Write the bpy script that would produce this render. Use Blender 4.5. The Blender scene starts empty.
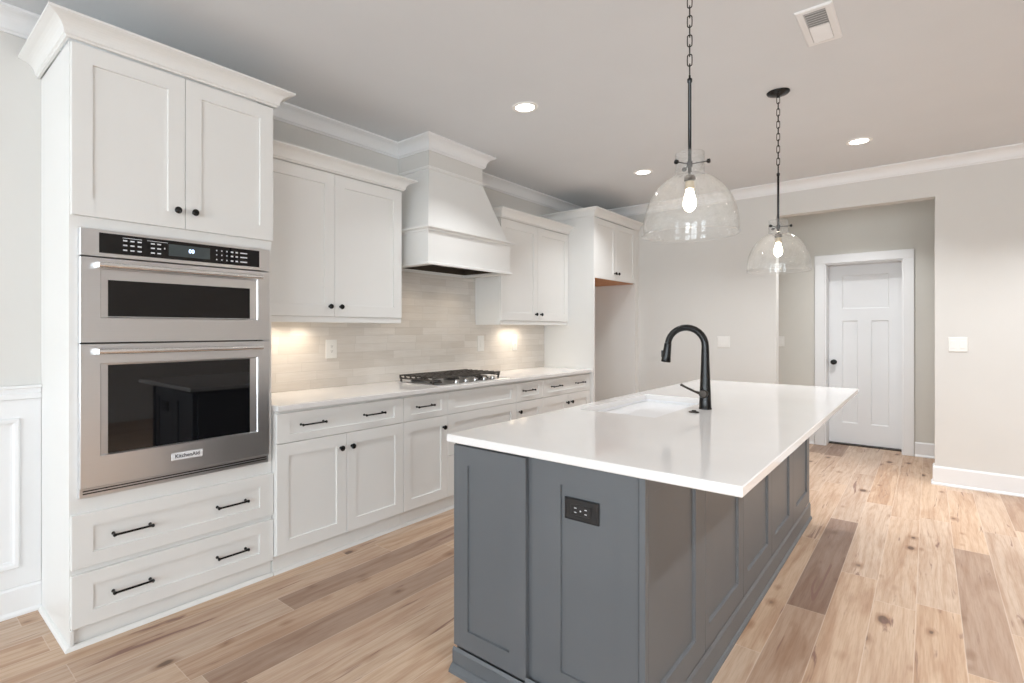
import bpy, bmesh, math
from mathutils import Vector, Matrix

# ------------------------------------------------------------------ camera
scene = bpy.context.scene
F_PX, PPX, PPY = 528.0991, -48.5078, -11.7972
cam_data = bpy.data.cameras.new('camera')
cam = bpy.data.objects.new('camera', cam_data)
scene.collection.objects.link(cam)
cam.location = (-0.5639, -3.1717, 1.3202)
cam.rotation_euler = (math.radians(90), 0, 0.7216 - math.radians(90))
cam_data.sensor_width = 36.0
cam_data.lens = 36.0 * F_PX / 1024.0
cam_data.shift_x = -PPX / 1024.0
cam_data.shift_y = PPY / 1024.0
cam_data.clip_start = 0.05
scene.camera = cam

# ------------------------------------------------------------------ world and light
CEIL = 2.78
XR, YR = -4.2, -6.6            # rear wall, right wall
XB = 5.489                     # back wall face
world = bpy.data.worlds.new('daylight')
scene.world = world
world.use_nodes = True
bg = world.node_tree.nodes['Background']
bg.inputs['Color'].default_value = (0.86, 0.94, 1.0, 1)
bg.inputs['Strength'].default_value = 3.0

WINDOWS_REAR = [(-5.6, -4.3), (-3.75, -2.45), (-1.6, -0.3)]   # y ranges on the rear wall
WINDOWS_RIGHT = [(-2.6, -1.3)]                                # x ranges on the right wall
WZ0, WZ1 = 0.55, 2.35


def area(name, loc, rot, sx, sy, power, color=(1, 1, 1)):
    d = bpy.data.lights.new(name, 'AREA')
    d.shape = 'RECTANGLE'; d.size = sx; d.size_y = sy; d.energy = power; d.color = color
    o = bpy.data.objects.new(name, d); scene.collection.objects.link(o)
    o.location = loc; o.rotation_euler = rot
    return o


DAY = (0.85, 0.93, 1.0)
for (a, b), pw in zip(WINDOWS_REAR, (62, 52, 36)):      # daylight coming in through each window
    area('window_daylight', (XR + 0.03, (a + b) / 2, (WZ0 + WZ1) / 2), (0, math.radians(-90), 0), WZ1 - WZ0, b - a, pw, DAY)
for a, b in WINDOWS_RIGHT:
    area('window_daylight', ((a + b) / 2, YR + 0.03, (WZ0 + WZ1) / 2), (math.radians(90), 0, 0), b - a, WZ1 - WZ0, 20, DAY)

scene.view_settings.view_transform = 'Standard'
scene.view_settings.look = 'None'
scene.view_settings.gamma = 1
scene.view_settings.use_curve_mapping = False
scene.view_settings.exposure = 0.16
scene.cycles.use_denoising = True
scene.cycles.max_bounces = 12
scene.cycles.diffuse_bounces = 8
scene.cycles.transparent_max_bounces = 24
scene.cycles.sample_clamp_indirect = 6

# ------------------------------------------------------------------ node helpers
MATS = {}


def new_mat(name):
    m = bpy.data.materials.new(name); m.use_nodes = True
    MATS[name] = m
    return m, m.node_tree, m.node_tree.nodes['Principled BSDF']


def mth(nt, op, a, b=None, c=None):
    n = nt.nodes.new('ShaderNodeMath'); n.operation = op
    for i, v in enumerate((a, b, c)):
        if v is None: continue
        if isinstance(v, (int, float)): n.inputs[i].default_value = v
        else: nt.links.new(v, n.inputs[i])
    return n.outputs[0]


def vec(nt, x, y, z=0.0):
    n = nt.nodes.new('ShaderNodeCombineXYZ')
    for i, v in enumerate((x, y, z)):
        if isinstance(v, (int, float)): n.inputs[i].default_value = v
        else: nt.links.new(v, n.inputs[i])
    return n.outputs[0]


def coords(nt, scale=None):
    t = nt.nodes.new('ShaderNodeTexCoord')
    out = t.outputs['Object']
    if scale:
        mp = nt.nodes.new('ShaderNodeMapping'); mp.inputs['Scale'].default_value = scale
        nt.links.new(out, mp.inputs['Vector']); out = mp.outputs[0]
    return out


def sep(nt, v):
    s = nt.nodes.new('ShaderNodeSeparateXYZ'); nt.links.new(v, s.inputs[0]); return s.outputs


def noise(nt, v, scale, detail=3.0, rough=0.5, dist=0.0):
    n = nt.nodes.new('ShaderNodeTexNoise')
    n.inputs['Scale'].default_value = scale; n.inputs['Detail'].default_value = detail
    n.inputs['Roughness'].default_value = rough; n.inputs['Distortion'].default_value = dist
    nt.links.new(v, n.inputs['Vector']); return n.outputs[0]


def ramp(nt, f, stops):
    r = nt.nodes.new('ShaderNodeValToRGB'); nt.links.new(f, r.inputs[0])
    el = r.color_ramp.elements
    while len(el) < len(stops): el.new(0.5)
    for e, (p, c) in zip(el, stops):
        e.position = p; e.color = (c[0], c[1], c[2], 1) if not isinstance(c, (int, float)) else (c, c, c, 1)
    return r.outputs[0]


def mix(nt, f, a, b, blend='MIX'):
    n = nt.nodes.new('ShaderNodeMix'); n.data_type = 'RGBA'; n.blend_type = blend
    for s, v in ((n.inputs[0], f), (n.inputs[6], a), (n.inputs[7], b)):
        if isinstance(v, (int, float)): s.default_value = v
        elif isinstance(v, tuple): s.default_value = (v[0], v[1], v[2], 1)
        else: nt.links.new(v, s)
    return n.outputs[2]


def bump(nt, bsdf, h, strength, dist=0.01):
    b = nt.nodes.new('ShaderNodeBump'); b.inputs['Strength'].default_value = strength
    b.inputs['Distance'].default_value = dist
    nt.links.new(h, b.inputs['Height']); nt.links.new(b.outputs[0], bsdf.inputs['Normal'])


def wnoise(nt, v, dim='3D'):
    n = nt.nodes.new('ShaderNodeTexWhiteNoise'); n.noise_dimensions = dim
    nt.links.new(v, n.inputs['W' if dim == '1D' else 'Vector']); return n.outputs


def cells(nt, u, v, w, L):
    """staggered boards or tiles: random per cell, distance to the nearest cell edge"""
    vs = mth(nt, 'DIVIDE', v, w); row = mth(nt, 'FLOOR', vs)
    off = wnoise(nt, row, '1D')[0]
    us = mth(nt, 'ADD', mth(nt, 'DIVIDE', u, L), mth(nt, 'MULTIPLY', off, 7.31)); col = mth(nt, 'FLOOR', us)
    rnd = wnoise(nt, vec(nt, row, col, 3.7))
    fu = mth(nt, 'MULTIPLY', mth(nt, 'FRACT', us), L); fv = mth(nt, 'MULTIPLY', mth(nt, 'FRACT', vs), w)
    du = mth(nt, 'MINIMUM', fu, mth(nt, 'SUBTRACT', L, fu)); dv = mth(nt, 'MINIMUM', fv, mth(nt, 'SUBTRACT', w, fv))
    return rnd, du, dv, row


def paint(name, col, rough=0.45, var=0.02, bstr=0.03, spec=0.5):
    m, nt, b = new_mat(name)
    c = coords(nt)
    n = noise(nt, c, 3.0, 4)
    lo = tuple(x * (1 - var) for x in col); hi = tuple(min(1, x * (1 + var)) for x in col)
    nt.links.new(ramp(nt, n, [(0.3, lo), (0.7, hi)]), b.inputs['Base Color'])
    b.inputs['Roughness'].default_value = rough
    b.inputs['Specular IOR Level'].default_value = spec
    n2 = noise(nt, c, 260.0, 2)
    bump(nt, b, n2, bstr, 0.002)
    return m


paint('wall_paint', (0.69, 0.68, 0.655), 0.75, 0.01, 0.06, 0.3)
paint('hall_paint', (0.66, 0.645, 0.60), 0.75, 0.01, 0.06, 0.3)
paint('ceiling_paint', (0.70, 0.72, 0.74), 0.85, 0.01, 0.08, 0.2)
paint('trim_white', (0.82, 0.825, 0.83), 0.4, 0.01, 0.02)
paint('cabinet_white', (0.79, 0.788, 0.77), 0.38, 0.01, 0.02)
paint('island_gray', (0.112, 0.121, 0.130), 0.40, 0.03, 0.02, 0.5)
paint('door_white', (0.80, 0.81, 0.82), 0.4, 0.01, 0.02)
paint('plate_white', (0.80, 0.79, 0.76), 0.3, 0.01, 0.0)
paint('sink_white', (0.86, 0.87, 0.89), 0.12, 0.005, 0.0)


def simple(name, col, rough, metal=0.0, emis=None, estr=0.0, spec=0.5):
    m, nt, b = new_mat(name)
    n = noise(nt, coords(nt), 40.0, 2)
    lo = tuple(x * 0.96 for x in col)
    nt.links.new(ramp(nt, n, [(0.35, lo), (0.65, col)]), b.inputs['Base Color'])
    b.inputs['Roughness'].default_value = rough; b.inputs['Metallic'].default_value = metal
    b.inputs['Specular IOR Level'].default_value = spec
    if emis:
        b.inputs['Emission Color'].default_value = (*emis, 1); b.inputs['Emission Strength'].default_value = estr
    return m


simple('black_metal', (0.008, 0.008, 0.008), 0.2, 0.3)
simple('bronze', (0.05, 0.042, 0.036), 0.3, 0.8)
simple('black_plastic', (0.012, 0.012, 0.013), 0.35)
simple('black_glass', (0.003, 0.003, 0.004), 0.03, 0.0, spec=0.55)
simple('display_glass', (0.06, 0.075, 0.08), 0.1)
simple('legend_white', (0.7, 0.72, 0.75), 0.4)
simple('digit_light', (0.6, 0.7, 0.95), 0.4, emis=(0.55, 0.7, 1.0), estr=2.0)
simple('badge_white', (0.82, 0.83, 0.85), 0.25)
simple('badge_ink', (0.08, 0.08, 0.09), 0.3)
simple('cast_iron', (0.055, 0.047, 0.040), 0.38)
simple('burner_cap', (0.03, 0.028, 0.027), 0.4)
simple('dark_cavity', (0.05, 0.045, 0.04), 0.6)
simple('hood_steel', (0.085, 0.068, 0.052), 0.45, 0.5)
simple('lamp_white', (0.9, 0.9, 0.88), 0.5)
simple('bulb_glow', (1.0, 0.95, 0.85), 0.4, emis=(1.0, 0.88, 0.70), estr=20.0)
simple('downlight_lens', (1.0, 1.0, 1.0), 0.5, emis=(1.0, 0.97, 0.93), estr=9.0)
simple('puck_lens', (1.0, 0.95, 0.85), 0.5, emis=(1.0, 0.82, 0.6), estr=3.0)
simple('brass_socket', (0.72, 0.62, 0.46), 0.3, 0.6)
simple('chrome', (0.62, 0.62, 0.62), 0.15, 1.0)
simple('handle_steel', (0.9, 0.9, 0.9), 0.2, 1.0)
simple('vent_gray', (0.48, 0.48, 0.48), 0.5)

# brushed stainless steel
m, nt, b = new_mat('stainless')
c = coords(nt, (2, 2, 900))
n = noise(nt, c, 1.0, 3, 0.6)
nt.links.new(ramp(nt, n, [(0.3, (0.74, 0.75, 0.77)), (0.7, (0.76, 0.77, 0.79))]), b.inputs['Base Color'])
b.inputs['Metallic'].default_value = 1.0
nt.links.new(ramp(nt, n, [(0.3, 0.28), (0.7, 0.31)]), b.inputs['Roughness'])
bump(nt, b, n, 0.003, 0.001)

# white quartz
m, nt, b = new_mat('quartz')
c = coords(nt)
n = noise(nt, c, 2.2, 5, 0.6, 0.6); n2 = noise(nt, c, 900, 1)
base = ramp(nt, n, [(0.35, (0.80, 0.785, 0.772)), (0.65, (0.825, 0.812, 0.80))])
nt.links.new(mix(nt, ramp(nt, n2, [(0.62, 0.0), (0.72, 0.25)]), base, (0.66, 0.64, 0.62)), b.inputs['Base Color'])
b.inputs['Roughness'].default_value = 0.09
b.inputs['Specular IOR Level'].default_value = 0.6

# raw plywood underside
m, nt, b = new_mat('raw_wood')
c = coords(nt, (2, 30, 2)); n = noise(nt, c, 3.0, 4, 0.6, 0.5)
nt.links.new(ramp(nt, n, [(0.3, (0.42, 0.16, 0.05)), (0.7, (0.62, 0.28, 0.10))]), b.inputs['Base Color'])
b.inputs['Roughness'].default_value = 0.5

# oak plank floor
m, nt, b = new_mat('oak_floor')
P = sep(nt, coords(nt))
W, L = 0.157, 1.55
v = mth(nt, 'ADD', P[1], 20 * W - 0.011)
rnd, du, dv, row = cells(nt, P[0], v, W, L)
rc = sep(nt, rnd[1])
gx = mth(nt, 'ADD', P[0], mth(nt, 'MULTIPLY', rc[0], 40.0)); gy = mth(nt, 'ADD', P[1], mth(nt, 'MULTIPLY', rc[1], 40.0))
tone = ramp(nt, rnd[0], [(0.0, (0.30, 0.205, 0.155)), (0.12, (0.42, 0.295, 0.215)), (0.30, (0.57, 0.405, 0.28)), (0.48, (0.52, 0.40, 0.31)), (0.70, (0.60, 0.435, 0.305)), (0.86, (0.57, 0.445, 0.345)), (1.0, (0.50, 0.34, 0.235))])
warp = noise(nt, vec(nt, mth(nt, 'MULTIPLY', gx, 1.0), mth(nt, 'MULTIPLY', gy, 7.0), rc[2]), 1.0, 3, 0.5)
broad = noise(nt, vec(nt, mth(nt, 'MULTIPLY', gx, 1.1), mth(nt, 'MULTIPLY', gy, 9.0), 1.0), 1.0, 4, 0.55, 1.2)
fine = noise(nt, vec(nt, mth(nt, 'MULTIPLY', gx, 7.0), mth(nt, 'MULTIPLY', gy, 170.0), 0.0), 1.0, 3, 0.6)
wv = mth(nt, 'SINE', mth(nt, 'ADD', mth(nt, 'MULTIPLY', warp, 26.0), mth(nt, 'MULTIPLY', gy, 150.0)))
col = mix(nt, ramp(nt, broad, [(0.36, 0.65), (0.56, 0.0)]), tone, mix(nt, 1.0, tone, (0.70, 0.58, 0.50), 'MULTIPLY'))
col = mix(nt, ramp(nt, mth(nt, 'MULTIPLY_ADD', wv, 0.5, 0.5), [(0.45, 0.0), (1.0, 0.30)]), col, mix(nt, 1.0, col, (0.72, 0.58, 0.46), 'MULTIPLY'))
col = mix(nt, ramp(nt, fine, [(0.38, 0.30), (0.55, 0.0)]), col, mix(nt, 1.0, col, (0.66, 0.56, 0.48), 'MULTIPLY'))
# knots
vo = nt.nodes.new('ShaderNodeTexVoronoi'); vo.inputs['Scale'].default_value = 1.0
kd = noise(nt, vec(nt, mth(nt, 'MULTIPLY', gx, 14), mth(nt, 'MULTIPLY', gy, 26), 2.0), 1.0, 2)
nt.links.new(vec(nt, mth(nt, 'MULTIPLY_ADD', kd, 0.10, mth(nt, 'MULTIPLY', gx, 4.2)), mth(nt, 'MULTIPLY_ADD', kd, 0.12, mth(nt, 'MULTIPLY', gy, 8.5)), 0.0), vo.inputs['Vector'])
vr = sep(nt, vo.outputs['Color'])
rad = mth(nt, 'MULTIPLY', mth(nt, 'MAXIMUM', mth(nt, 'SUBTRACT', vr[0], 0.38), 0.0), 0.34)
kk = mth(nt, 'SUBTRACT', vo.outputs['Distance'], rad)
halo = ramp(nt, mth(nt, 'ADD', kk, 0.5), [(0.48, 1.0), (0.64, 0.0)])
core = ramp(nt, mth(nt, 'ADD', kk, 0.5), [(0.44, 1.0), (0.50, 0.0)])
has = mth(nt, 'GREATER_THAN', vr[0], 0.42)
col = mix(nt, mth(nt, 'MULTIPLY', mth(nt, 'MULTIPLY', halo, has), 0.7), col, mix(nt, 1.0, col, (0.58, 0.45, 0.36), 'MULTIPLY'))
col = mix(nt, mth(nt, 'MULTIPLY', mth(nt, 'MULTIPLY', core, has), 0.85), col, (0.10, 0.055, 0.035))
# dark mineral streaks
st = noise(nt, vec(nt, mth(nt, 'MULTIPLY', gx, 1.7), mth(nt, 'MULTIPLY', gy, 22.0), 5.0), 1.0, 4, 0.6, 0.8)
col = mix(nt, ramp(nt, st, [(0.31, 0.85), (0.375, 0.0)]), col, (0.20, 0.10, 0.075))
seam = mth(nt, 'MINIMUM', du, dv)
sm = ramp(nt, mth(nt, 'MULTIPLY', seam, 100.0), [(0.10, 1.0), (0.24, 0.0)])
col = mix(nt, mth(nt, 'MULTIPLY', sm, 0.35), col, (0.74, 0.62, 0.52))  # light caught on the plank bevels, painted in as pale seam lines
nt.links.new(col, b.inputs['Base Color'])
b.inputs['Roughness'].default_value = 0.42
bump(nt, b, mth(nt, 'ADD', mth(nt, 'MULTIPLY', sm, -0.5), mth(nt, 'MULTIPLY', fine, 0.15)), 0.25, 0.003)

# glazed backsplash tile
m, nt, b = new_mat('glazed_tile')
P = sep(nt, coords(nt))
rnd, du, dv, row = cells(nt, P[0], mth(nt, 'SUBTRACT', P[2], 0.916), 0.0602, 0.305)
edge = ramp(nt, mth(nt, 'MULTIPLY', mth(nt, 'MINIMUM', du, dv), 100.0), [(0.10, 1.0), (0.20, 0.0)])
tone = ramp(nt, rnd[0], [(0.0, (0.66, 0.62, 0.57)), (0.35, (0.71, 0.67, 0.62)), (0.7, (0.75, 0.715, 0.67)), (1.0, (0.69, 0.655, 0.61))])
cl = noise(nt, vec(nt, mth(nt, 'MULTIPLY', P[0], 6), 0.0, mth(nt, 'MULTIPLY', P[2], 55)), 1.0, 4, 0.6)
tone = mix(nt, ramp(nt, cl, [(0.35, 0.35), (0.65, 0.0)]), tone, mix(nt, 1.0, tone, (0.84, 0.80, 0.76), 'MULTIPLY'))
nt.links.new(mix(nt, mth(nt, 'MULTIPLY', edge, 0.6), tone, (0.58, 0.55, 0.50)), b.inputs['Base Color'])
b.inputs['Roughness'].default_value = 0.22
h = mth(nt, 'ADD', mth(nt, 'MULTIPLY', edge, -0.6), mth(nt, 'MULTIPLY', cl, 0.8))
h = mth(nt, 'ADD', h, mth(nt, 'MULTIPLY', rnd[0], 0.3))
bump(nt, b, h, 0.35, 0.004)

# clear seeded glass (pendant shades) and window panes
for nm, tint, sc in (('clear_glass', (0.985, 0.988, 0.988), True), ('window_glass', (0.96, 0.98, 0.98), False)):
    m = bpy.data.materials.new(nm); m.use_nodes = True; MATS[nm] = m
    nt = m.node_tree; nt.nodes.clear()
    out = nt.nodes.new('ShaderNodeOutputMaterial')
    tr = nt.nodes.new('ShaderNodeBsdfTransparent'); tr.inputs[0].default_value = (*tint, 1)
    gl = nt.nodes.new('ShaderNodeBsdfGlossy'); gl.inputs['Roughness'].default_value = 0.03
    lw = nt.nodes.new('ShaderNodeLayerWeight'); lw.inputs['Blend'].default_value = 0.5
    edge = mth(nt, 'MULTIPLY_ADD', mth(nt, 'POWER', lw.outputs['Facing'], 3.5), 0.85, 0.04)
    ms = nt.nodes.new('ShaderNodeMixShader')
    if sc:
        c = coords(nt)
        vo = nt.nodes.new('ShaderNodeTexVoronoi'); vo.inputs['Scale'].default_value = 70
        nt.links.new(c, vo.inputs['Vector'])
        seeds = ramp(nt, vo.outputs['Distance'], [(0.10, 1.0), (0.2, 0.0)])
        wob = noise(nt, c, 14, 3)
        bp = nt.nodes.new('ShaderNodeBump'); bp.inputs['Strength'].default_value = 0.5; bp.inputs['Distance'].default_value = 0.003
        nt.links.new(mth(nt, 'ADD', seeds, wob), bp.inputs['Height'])
        nt.links.new(bp.outputs[0], gl.inputs['Normal']); nt.links.new(bp.outputs[0], lw.inputs['Normal'])
        f = mth(nt, 'MINIMUM', mth(nt, 'ADD', edge, mth(nt, 'MULTIPLY', seeds, 0.06)), 0.85)
    else:
        f = edge
    nt.links.new(f, ms.inputs[0]); nt.links.new(tr.outputs[0], ms.inputs[1]); nt.links.new(gl.outputs[0], ms.inputs[2])
    if sc:      # seeds and ripples in the blown glass catch a little light
        df = nt.nodes.new('ShaderNodeBsdfDiffuse'); df.inputs[0].default_value = (0.95, 0.96, 0.96, 1)
        tl = nt.nodes.new('ShaderNodeBsdfTranslucent'); tl.inputs[0].default_value = (0.95, 0.96, 0.96, 1)
        m2 = nt.nodes.new('ShaderNodeMixShader'); nt.links.new(df.outputs[0], m2.inputs[1]); nt.links.new(tl.outputs[0], m2.inputs[2])
        m3 = nt.nodes.new('ShaderNodeMixShader')
        hz = ramp(nt, noise(nt, c, 22, 3, 0.6), [(0.4, 0.03), (0.72, 0.09)])
        nt.links.new(mth(nt, 'ADD', hz, mth(nt, 'MULTIPLY', seeds, 0.16)), m3.inputs[0])
        nt.links.new(ms.outputs[0], m3.inputs[1]); nt.links.new(m2.outputs[0], m3.inputs[2]); ms = m3
    nt.links.new(ms.outputs[0], out.inputs[0])

# ------------------------------------------------------------------ geometry helpers
COL = scene.collection
ORIGIN = {}


def thing(name, label, cat, loc=(0, 0, 0), group=None):
    o = bpy.data.objects.new(name, None); COL.objects.link(o)
    o.empty_display_size = 0.05
    o.location = loc; o['label'] = label; o['category'] = cat
    if group: o['group'] = group
    ORIGIN[o.name] = Vector(loc)
    return o


def obj(name, bm, mat, parent=None, label=None, smooth=False, origin=None):
    org = ORIGIN[parent.name] if parent else Vector(origin or (0, 0, 0))
    bmesh.ops.recalc_face_normals(bm, faces=bm.faces)
    if org.length: bmesh.ops.translate(bm, verts=bm.verts, vec=-org)
    me = bpy.data.meshes.new(name); bm.to_mesh(me); bm.free()
    if smooth:
        me.polygons.foreach_set('use_smooth', [True] * len(me.polygons))
        me.set_sharp_from_angle(angle=math.radians(38))
    mats = mat if isinstance(mat, (list, tuple)) else [mat]
    for mm in mats: me.materials.append(MATS[mm])
    o = bpy.data.objects.new(name, me); COL.objects.link(o)
    if parent: o.parent = parent
    else: o.location = org
    ORIGIN[o.name] = org.copy()
    if label: o['label'] = label
    return o


def tag(o, label, cat, group=None):
    o['label'] = label; o['category'] = cat
    if group: o['group'] = group
    return o


def struct(name, bm, mat, smooth=False):
    o = obj(name, bm, mat, smooth=smooth); o['kind'] = 'structure'
    return o


def B(): return bmesh.new()


def rings(bm, loops, closed=False, cap=True, mi=0):
    """loops: equal-length lists of points; bridges each to the next"""
    vs = [[bm.verts.new(p) for p in lp] for lp in loops]
    n = len(vs[0]); prs = list(zip(vs, vs[1:]))
    if closed: prs.append((vs[-1], vs[0]))
    for a, b_ in prs:
        for i in range(n):
            j = (i + 1) % n
            bm.faces.new((a[i], a[j], b_[j], b_[i])).material_index = mi
    if cap and not closed:
        bm.faces.new(vs[0][::-1]).material_index = mi; bm.faces.new(vs[-1]).material_index = mi
    return bm


def rect(u0, u1, v0, v1, w, fn): return [fn(u0, v0, w), fn(u1, v0, w), fn(u1, v1, w), fn(u0, v1, w)]


def FY(y): return lambda u, v, w: (u, y - w, v)          # faces -y (into the room)
def FYP(y): return lambda u, v, w: (u, y + w, v)         # faces +y
def FX(x): return lambda u, v, w: (x - w, u, v)          # faces -x
def FZ(z): return lambda u, v, w: (u, v, z + w)          # faces up
def FZD(z): return lambda u, v, w: (u, v, z - w)         # faces down


def loft(bm, fn, u0, u1, v0, v1, prof, mi=0):
    """prof: (inset_u, inset_v, w)"""
    return rings(bm, [rect(u0 + a, u1 - a, v0 + c_, v1 - c_, w, fn) for a, c_, w in prof], mi=mi)


def box(bm, x0, x1, y0, y1, z0, z1, ch=0.0, mi=0):
    if ch <= 0: return rings(bm, [rect(x0, x1, y0, y1, z, FZ(0)) for z in (z0, z1)], mi=mi)
    return rings(bm, [rect(x0 + a, x1 - a, y0 + a, y1 - a, z, FZ(0)) for a, z in ((ch, z0), (0, z0 + ch), (0, z1 - ch), (ch, z1))], mi=mi)


def panel(bm, fn, u0, u1, v0, v1, t=0.02, ru=0.07, rv=None, rec=0.009, sl=0.0015):
    """shaker style front: flat frame round a sunk panel"""
    rv = ru if rv is None else rv
    c_ = 0.0015
    return loft(bm, fn, u0, u1, v0, v1, [(0, 0, 0), (0, 0, t - c_), (c_, c_, t), (ru, rv, t), (ru + sl, rv + sl, t - rec), ])


def tube(bm, pts, r, seg=12, cap=True, mi=0):
    pts = [Vector(p) for p in pts]
    rs = r if isinstance(r, (list, tuple)) else [r] * len(pts)
    ts = []
    for i in range(len(pts)):
        a = pts[max(0, i - 1)]; b_ = pts[min(len(pts) - 1, i + 1)]
        ts.append((b_ - a).normalized())
    ref = Vector((0, 0, 1)) if abs(ts[0].z) < 0.9 else Vector((1, 0, 0))
    nrm = ts[0].cross(ref).normalized()
    loops = []
    for p, t, rr in zip(pts, ts, rs):
        nrm = (nrm - t * nrm.dot(t)).normalized(); bn = t.cross(nrm)
        loops.append([p + (nrm * math.cos(2 * math.pi * k / seg) + bn * math.sin(2 * math.pi * k / seg)) * rr for k in range(seg)])
    return rings(bm, loops, cap=cap, mi=mi)


def lathe(bm, prof, base, axis=(0, 0, 1), seg=24, closed=False, mi=0):
    """prof: (radius, distance along the axis)"""
    ax = Vector(axis).normalized(); ref = Vector((1, 0, 0)) if abs(ax.x) < 0.9 else Vector((0, 1, 0))
    u = ax.cross(ref).normalized(); v_ = ax.cross(u); base = Vector(base)
    loops = [[base + ax * h + (u * math.cos(2 * math.pi * k / seg) + v_ * math.sin(2 * math.pi * k / seg)) * max(r, 1e-4) for k in range(seg)] for r, h in prof]
    return rings(bm, loops, closed=closed, mi=mi)


def sweep(bm, prof, path, mi=0):
    """prof: (outward, z) ring; path: xy polyline, outward is to the right of travel"""
    pth = [Vector((p[0], p[1])) for p in path]
    loops = []
    for i, p in enumerate(pth):
        d0 = (p - pth[i - 1]).normalized() if i > 0 else None
        d1 = (pth[i + 1] - p).normalized() if i < len(pth) - 1 else None
        d0 = d0 or d1; d1 = d1 or d0
        n0 = Vector((d0.y, -d0.x)); n1 = Vector((d1.y, -d1.x)); m_ = (n0 + n1).normalized()
        m_ = m_ / max(0.2, m_.dot(n0))
        loops.append([(p.x + m_.x * o, p.y + m_.y * o, z) for o, z in prof])
    return rings(bm, loops, mi=mi)


def crown_prof(z0, z1, pj, back=0.0):
    """cove crown: fillet at the foot, hollow curve, flat lip at the top"""
    h = z1 - z0; pts = [(back, z0), (0.010, z0), (0.012, z0 + 0.08 * h), (0.16 * pj + 0.006, z0 + 0.14 * h)]
    for k in range(1, 8):
        a = k / 8 * math.pi / 2
        pts.append((0.16 * pj + 0.006 + (0.78 * pj - 0.006) * (1 - math.cos(a)), z0 + 0.14 * h + 0.68 * h * math.sin(a)))
    pts += [(0.94 * pj, z0 + 0.86 * h), (pj, z0 + 0.88 * h), (pj, z1), (back, z1)]
    return pts


def knob(parent, x, y, z, axis=(0, -1, 0), mat='black_metal', s=1.0):
    bm = B()
    lathe(bm, [(0.008 * s, 0), (0.0085 * s, 0.002), (0.0055 * s, 0.005), (0.005 * s, 0.012), (0.009 * s, 0.016), (0.0155 * s, 0.020), (0.0165 * s, 0.024), (0.0145 * s, 0.029), (0.008 * s, 0.032), (0.001, 0.033)], (x, y, z), axis, 20)
    return obj('knob', bm, mat, parent, smooth=True)


def pull(parent, x, y, z, ln=0.144, fn=None, name='pull_handle'):
    """bar pull centred at x with two flared posts, on a front at y"""
    bm = B(); r = 0.0048
    for s in (-1, 1):
        lathe(bm, [(0.0075, 0), (0.007, 0.003), (0.0045, 0.007), (0.0045, 0.020), (0.0062, 0.026), (0.0062, 0.033), (0.003, 0.035)], (x + s * ln / 2, y, z), (0, -1, 0), 14)
        lathe(bm, [(0.0035, -0.001), (0.0075, 0.002), (0.0082, 0.006), (0.0055, 0.010), (0.0048, 0.018)], (x + s * (ln / 2 + 0.008), y - 0.030, z), (-s, 0, 0), 14)
    tube(bm, [(x - ln / 2, y - 0.030, z), (x + ln / 2, y - 0.030, z)], r, 12)
    return obj(name, bm, 'black_metal', parent, smooth=True)


def front(name, parent, x0, x1, z0, z1, yb, rail=0.073, rv=None, t=0.02, mat='cabinet_white'):
    bm = B(); panel(bm, FY(yb), x0, x1, z0, z1, t, rail, rv)
    return obj(name, bm, mat, parent)


# ------------------------------------------------------------------ room shell
YT = -0.5355      # door face of the oven cabinet
YB = -0.562       # door face of the base run
ZC = 0.914        # worktop height
HX0, HX1 = XB + 0.12, 6.69       # hallway behind the back wall
OY0, OY1, OZ = -2.025, -3.215, 2.459

bm = B(); box(bm, XR - 0.2, 7.3, YR - 0.2, 0.2, -0.1, 0.0); struct('floor', bm, 'oak_floor')
bm = B(); box(bm, XR - 0.2, 7.3, YR - 0.2, 0.2, CEIL, CEIL + 0.1); struct('ceiling', bm, 'ceiling_paint')
bm = B(); box(bm, XR - 0.2, XB + 0.12, 0.0, 0.15, 0.0, CEIL); struct('wall_left', bm, 'wall_paint')


def wall_with_holes(name, fn, u0, u1, holes, t, mat, z1=CEIL):
    """holes: (u0, u1, z0, z1), in order of u; one mesh of abutting pieces"""
    bm = B(); cur = u0
    for a, b_, z0, zz in holes:
        loft(bm, fn, cur, a, 0, z1, [(0, 0, 0), (0, 0, t)])
        if z0 > 0: loft(bm, fn, a, b_, 0, z0, [(0, 0, 0), (0, 0, t)])
        loft(bm, fn, a, b_, zz, z1, [(0, 0, 0), (0, 0, t)])
        cur = b_
    loft(bm, fn, cur, u1, 0, z1, [(0, 0, 0), (0, 0, t)])
    return struct(name, bm, mat)


BACKX = lambda x: (lambda u, v, w: (x + w, u, v))
wall_with_holes('wall_back', BACKX(XB), YR, -0.001, [(OY1, OY0, 0, OZ)], 0.12, 'wall_paint')
DY0, DY1, DZ = -2.287, -2.973, 2.07
wall_with_holes('wall_hall_back', BACKX(HX1), -4.6, -1.2, [(DY1, DY0, 0, DZ)], 0.26, 'hall_paint')
bm = B(); box(bm, HX0, HX1, -1.2, -1.1, 0, CEIL); struct('wall_hall_left', bm, 'hall_paint')
bm = B(); box(bm, HX0, HX1, -4.7, -4.6, 0, CEIL); struct('wall_hall_right', bm, 'hall_paint')
wall_with_holes('wall_rear', lambda u, v, w: (XR - w, u, v), YR, 0.0, [(a, b_, WZ0, WZ1) for a, b_ in WINDOWS_REAR], 0.15, 'wall_paint')
wall_with_holes('wall_right', lambda u, v, w: (u, YR - w, v), XR, XB + 0.12, [(a, b_, WZ0, WZ1) for a, b_ in WINDOWS_RIGHT], 0.15, 'wall_paint')

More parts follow.
